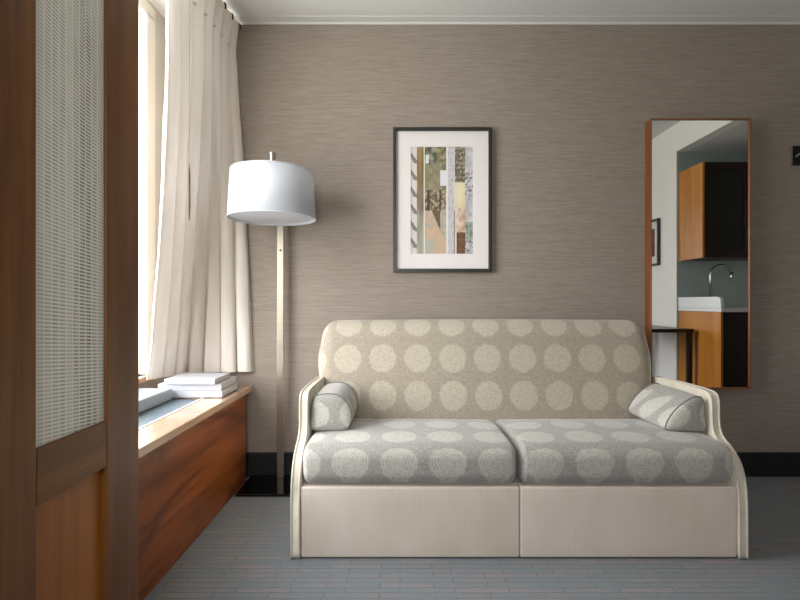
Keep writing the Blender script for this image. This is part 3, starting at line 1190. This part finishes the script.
# ------------------------------------------------------------------ black plate with curved chrome hook, right edge
hx0 = 2.245
hp = thing('wall_hook', 'small black square plate with curved chrome hook on the wall right of the mirror', 'hook', (hx0 + 0.055, WALL_Y, 1.84))
obj('plate', B(hx0 + 0.004, hx0 + 0.114, WALL_Y - 0.012, WALL_Y, 1.785, 1.895, bev=0.002), M['black_plastic'], hp)
obj('plate_edge', B(hx0 - 0.004, hx0 + 0.003, WALL_Y - 0.012, WALL_Y, 1.785, 1.895, bev=0.001), M['nickel'], hp)
hb = bmesh.new()
tube(hb, crom([(hx0 + 0.016, WALL_Y - 0.016, 1.829), (hx0 + 0.03, WALL_Y - 0.022, 1.842), (hx0 + 0.05, WALL_Y - 0.03, 1.851), (hx0 + 0.075, WALL_Y - 0.03, 1.853), (hx0 + 0.095, WALL_Y - 0.014, 1.852)], 5), 0.0045, 8)
obj('hook', hb, M['chrome'], hp, smooth=True)

# ------------------------------------------------------------------ what the mirror shows: kitchen alcove, desk, second picture
# lower cabinet
KX0, KX1 = 2.50, 3.70
bc = thing('base_cabinet', 'kitchen base cabinet, honey side panel and shade-dark door fronts, seen in the mirror', 'cabinet', (3.0, 1.4, 0))
obj('side_panel', B(KX0, KX0 + 0.018, AY + 0.002, 1.665, 0.0, 0.92, bev=0.001), M['kitchen_wood'], bc)
obj('body', B(KX0 + 0.019, KX1, AY + 0.002, 1.64, 0.09, 0.918), M['dark_front'], bc)
obj('plinth', B(KX0 + 0.019, KX1, AY + 0.05, 1.62, 0.0, 0.09), M['black_base'], bc)
for k in range(3):
    xa = KX0 + 0.022 + k * 0.392
    dr = obj('door', B(xa, xa + 0.388, 1.641, 1.660, 0.10, 0.910, bev=0.0015), M['dark_front'], bc)
    obj('handle', B(xa + 0.34, xa + 0.352, 1.660, 1.677, 0.66, 0.82, bev=0.002), M['steel_dark'], dr)
ctp = thing('countertop', 'white kitchen countertop with upstand end on honey cabinet, seen in the mirror', 'countertop', (3.0, 1.4, 0.923))
obj('slab', B(KX0 - 0.006, KX1, AY + 0.001, 1.680, 0.922, 0.950, bev=0.003), M['quartz'], ctp)
bm = bmesh.new()
up = [(AY + 0.002, 0.9505), (AY + 0.002, 1.042), (1.625, 1.042), (1.655, 1.036), (1.669, 1.018), (1.675, 0.99), (1.675, 0.9505)]
prism_x(bm, up, KX0 - 0.006, KX0 + 0.020, bev=0.002, seg=2)
obj('side_upstand', bm, M['quartz'], ctp)
# faucet
fx, fy = 2.625, 1.35
fc = thing('kitchen_faucet', 'tall chrome gooseneck faucet on the white countertop, seen in the mirror', 'faucet', (fx, fy, 0.95))
bm = bmesh.new()
lathe(bm, [(0.026, 0.9505), (0.026, 0.962), (0.019, 0.97), (0.018, 1.04), (0.013, 1.045)], fx, fy, 24)
obj('base', bm, M['chrome'], fc, smooth=True)
bm = bmesh.new()
pts = [(fx, fy, 1.03), (fx, fy, 1.22)]
for k in range(1, 13):
    a = PI - PI * k / 12 * 0.92
    pts.append((fx + 0.09 + 0.09 * math.cos(a), fy, 1.222 + 0.088 * math.sin(a)))
tube(bm, pts, 0.0105, 12)
obj('neck', bm, M['chrome'], fc, smooth=True)
bm = bmesh.new()
e = Vector(pts[-1])
tube(bm, [e + Vector((-0.001, 0, 0.01)), e + Vector((0.002, 0, -0.03)), e + Vector((0.006, 0, -0.07))], 0.014, 12, radii=[0.012, 0.0155, 0.0165])
obj('spray_head', bm, M['chrome'], fc, smooth=True)
bm = bmesh.new()
tube(bm, [(fx - 0.012, fy, 1.005), (fx - 0.05, fy, 1.015)], 0.005, 8)
obj('handle', bm, M['chrome'], fc)
# upper cabinet
uc = thing('wall_cabinet', 'kitchen wall cabinet, honey side panel and shade-dark glazed doors, seen in the mirror', 'cabinet', (3.0, AY, 1.37))
UZ0, UZ1, UY = 1.367, 2.158, 1.435
obj('side_panel', B(KX0 + 0.002, KX0 + 0.02, AY + 0.002, UY, UZ0, UZ1, bev=0.001), M['kitchen_wood'], uc)
obj('body', B(KX0 + 0.021, KX1, AY + 0.002, UY - 0.024, UZ0 + 0.004, UZ1 - 0.004), M['dark_front'], uc)
for k in range(3):
    xa = KX0 + 0.021 + k * 0.392
    dr = bmesh.new()
    w = 0.06
    bx(dr, xa, xa + w, UY - 0.022, UY, UZ0, UZ1, bev=0.0015)
    bx(dr, xa + 0.388 - w, xa + 0.388, UY - 0.022, UY, UZ0, UZ1, bev=0.0015)
    bx(dr, xa + w, xa + 0.388 - w, UY - 0.022, UY, UZ0, UZ0 + w, bev=0.0015)
    bx(dr, xa + w, xa + 0.388 - w, UY - 0.022, UY, UZ1 - w, UZ1, bev=0.0015)
    do = obj('door', dr, M['dark_front'], uc)
    obj('inset_panel', B(xa + w, xa + 0.388 - w, UY - 0.016, UY - 0.010, UZ0 + w, UZ1 - w), M['black_plastic'], do)
    obj('handle', B(xa + 0.335, xa + 0.345, UY, UY + 0.016, UZ0 + 0.10, UZ0 + 0.30, bev=0.002), M['steel_dark'], do)
# desk
dk = thing('desk', 'narrow dark espresso desk against the white wall, seen low in the mirror', 'desk', (2.1, 1.05, 0))
obj('top', B(1.72, 2.455, 0.70, 1.40, 0.745, 0.775, bev=0.002), M['desk_dark'], dk)
for (xa, ya) in ((2.415, 1.35), (1.725, 1.35), (2.415, 0.71), (1.725, 0.71)):
    obj('leg', B(xa, xa + 0.036, ya, ya + 0.036, 0, 0.745, bev=0.002), M['desk_dark'], dk)
bm = bmesh.new()
bx(bm, 2.44, 2.455, 1.0, 1.12, 0.44, 0.455)
# second picture on the right wall
p2 = thing('framed_picture', 'black framed print with white mat on the white wall, seen in the mirror', 'picture', (RX, 0.66, 1.575))
bm.free()
bm = bmesh.new()
qy0, qy1, qz0, qz1 = 0.46, 0.84, 1.352, 1.80
bx(bm, RX - 0.028, RX, qy0, qy0 + 0.02, qz0, qz1, bev=0.002)
bx(bm, RX - 0.028, RX, qy1 - 0.02, qy1, qz0, qz1, bev=0.002)
bx(bm, RX - 0.028, RX, qy0 + 0.02, qy1 - 0.02, qz0, qz0 + 0.02, bev=0.002)
bx(bm, RX - 0.028, RX, qy0 + 0.02, qy1 - 0.02, qz1 - 0.02, qz1, bev=0.002)
obj('frame', bm, M['frame_black'], p2)
obj('mat_board', B(RX - 0.014, RX, qy0 + 0.02, qy1 - 0.02, qz0 + 0.02, qz1 - 0.02), M['mat'], p2)
M['print2'] = plain('reddish_brown_print', s2l(104, 60, 48), 0.6, nscale=14, namt=0.5)
obj('print', B(RX - 0.016, RX - 0.0142, qy0 + 0.08, qy1 - 0.08, qz0 + 0.09, qz1 - 0.09), M['print2'], p2)
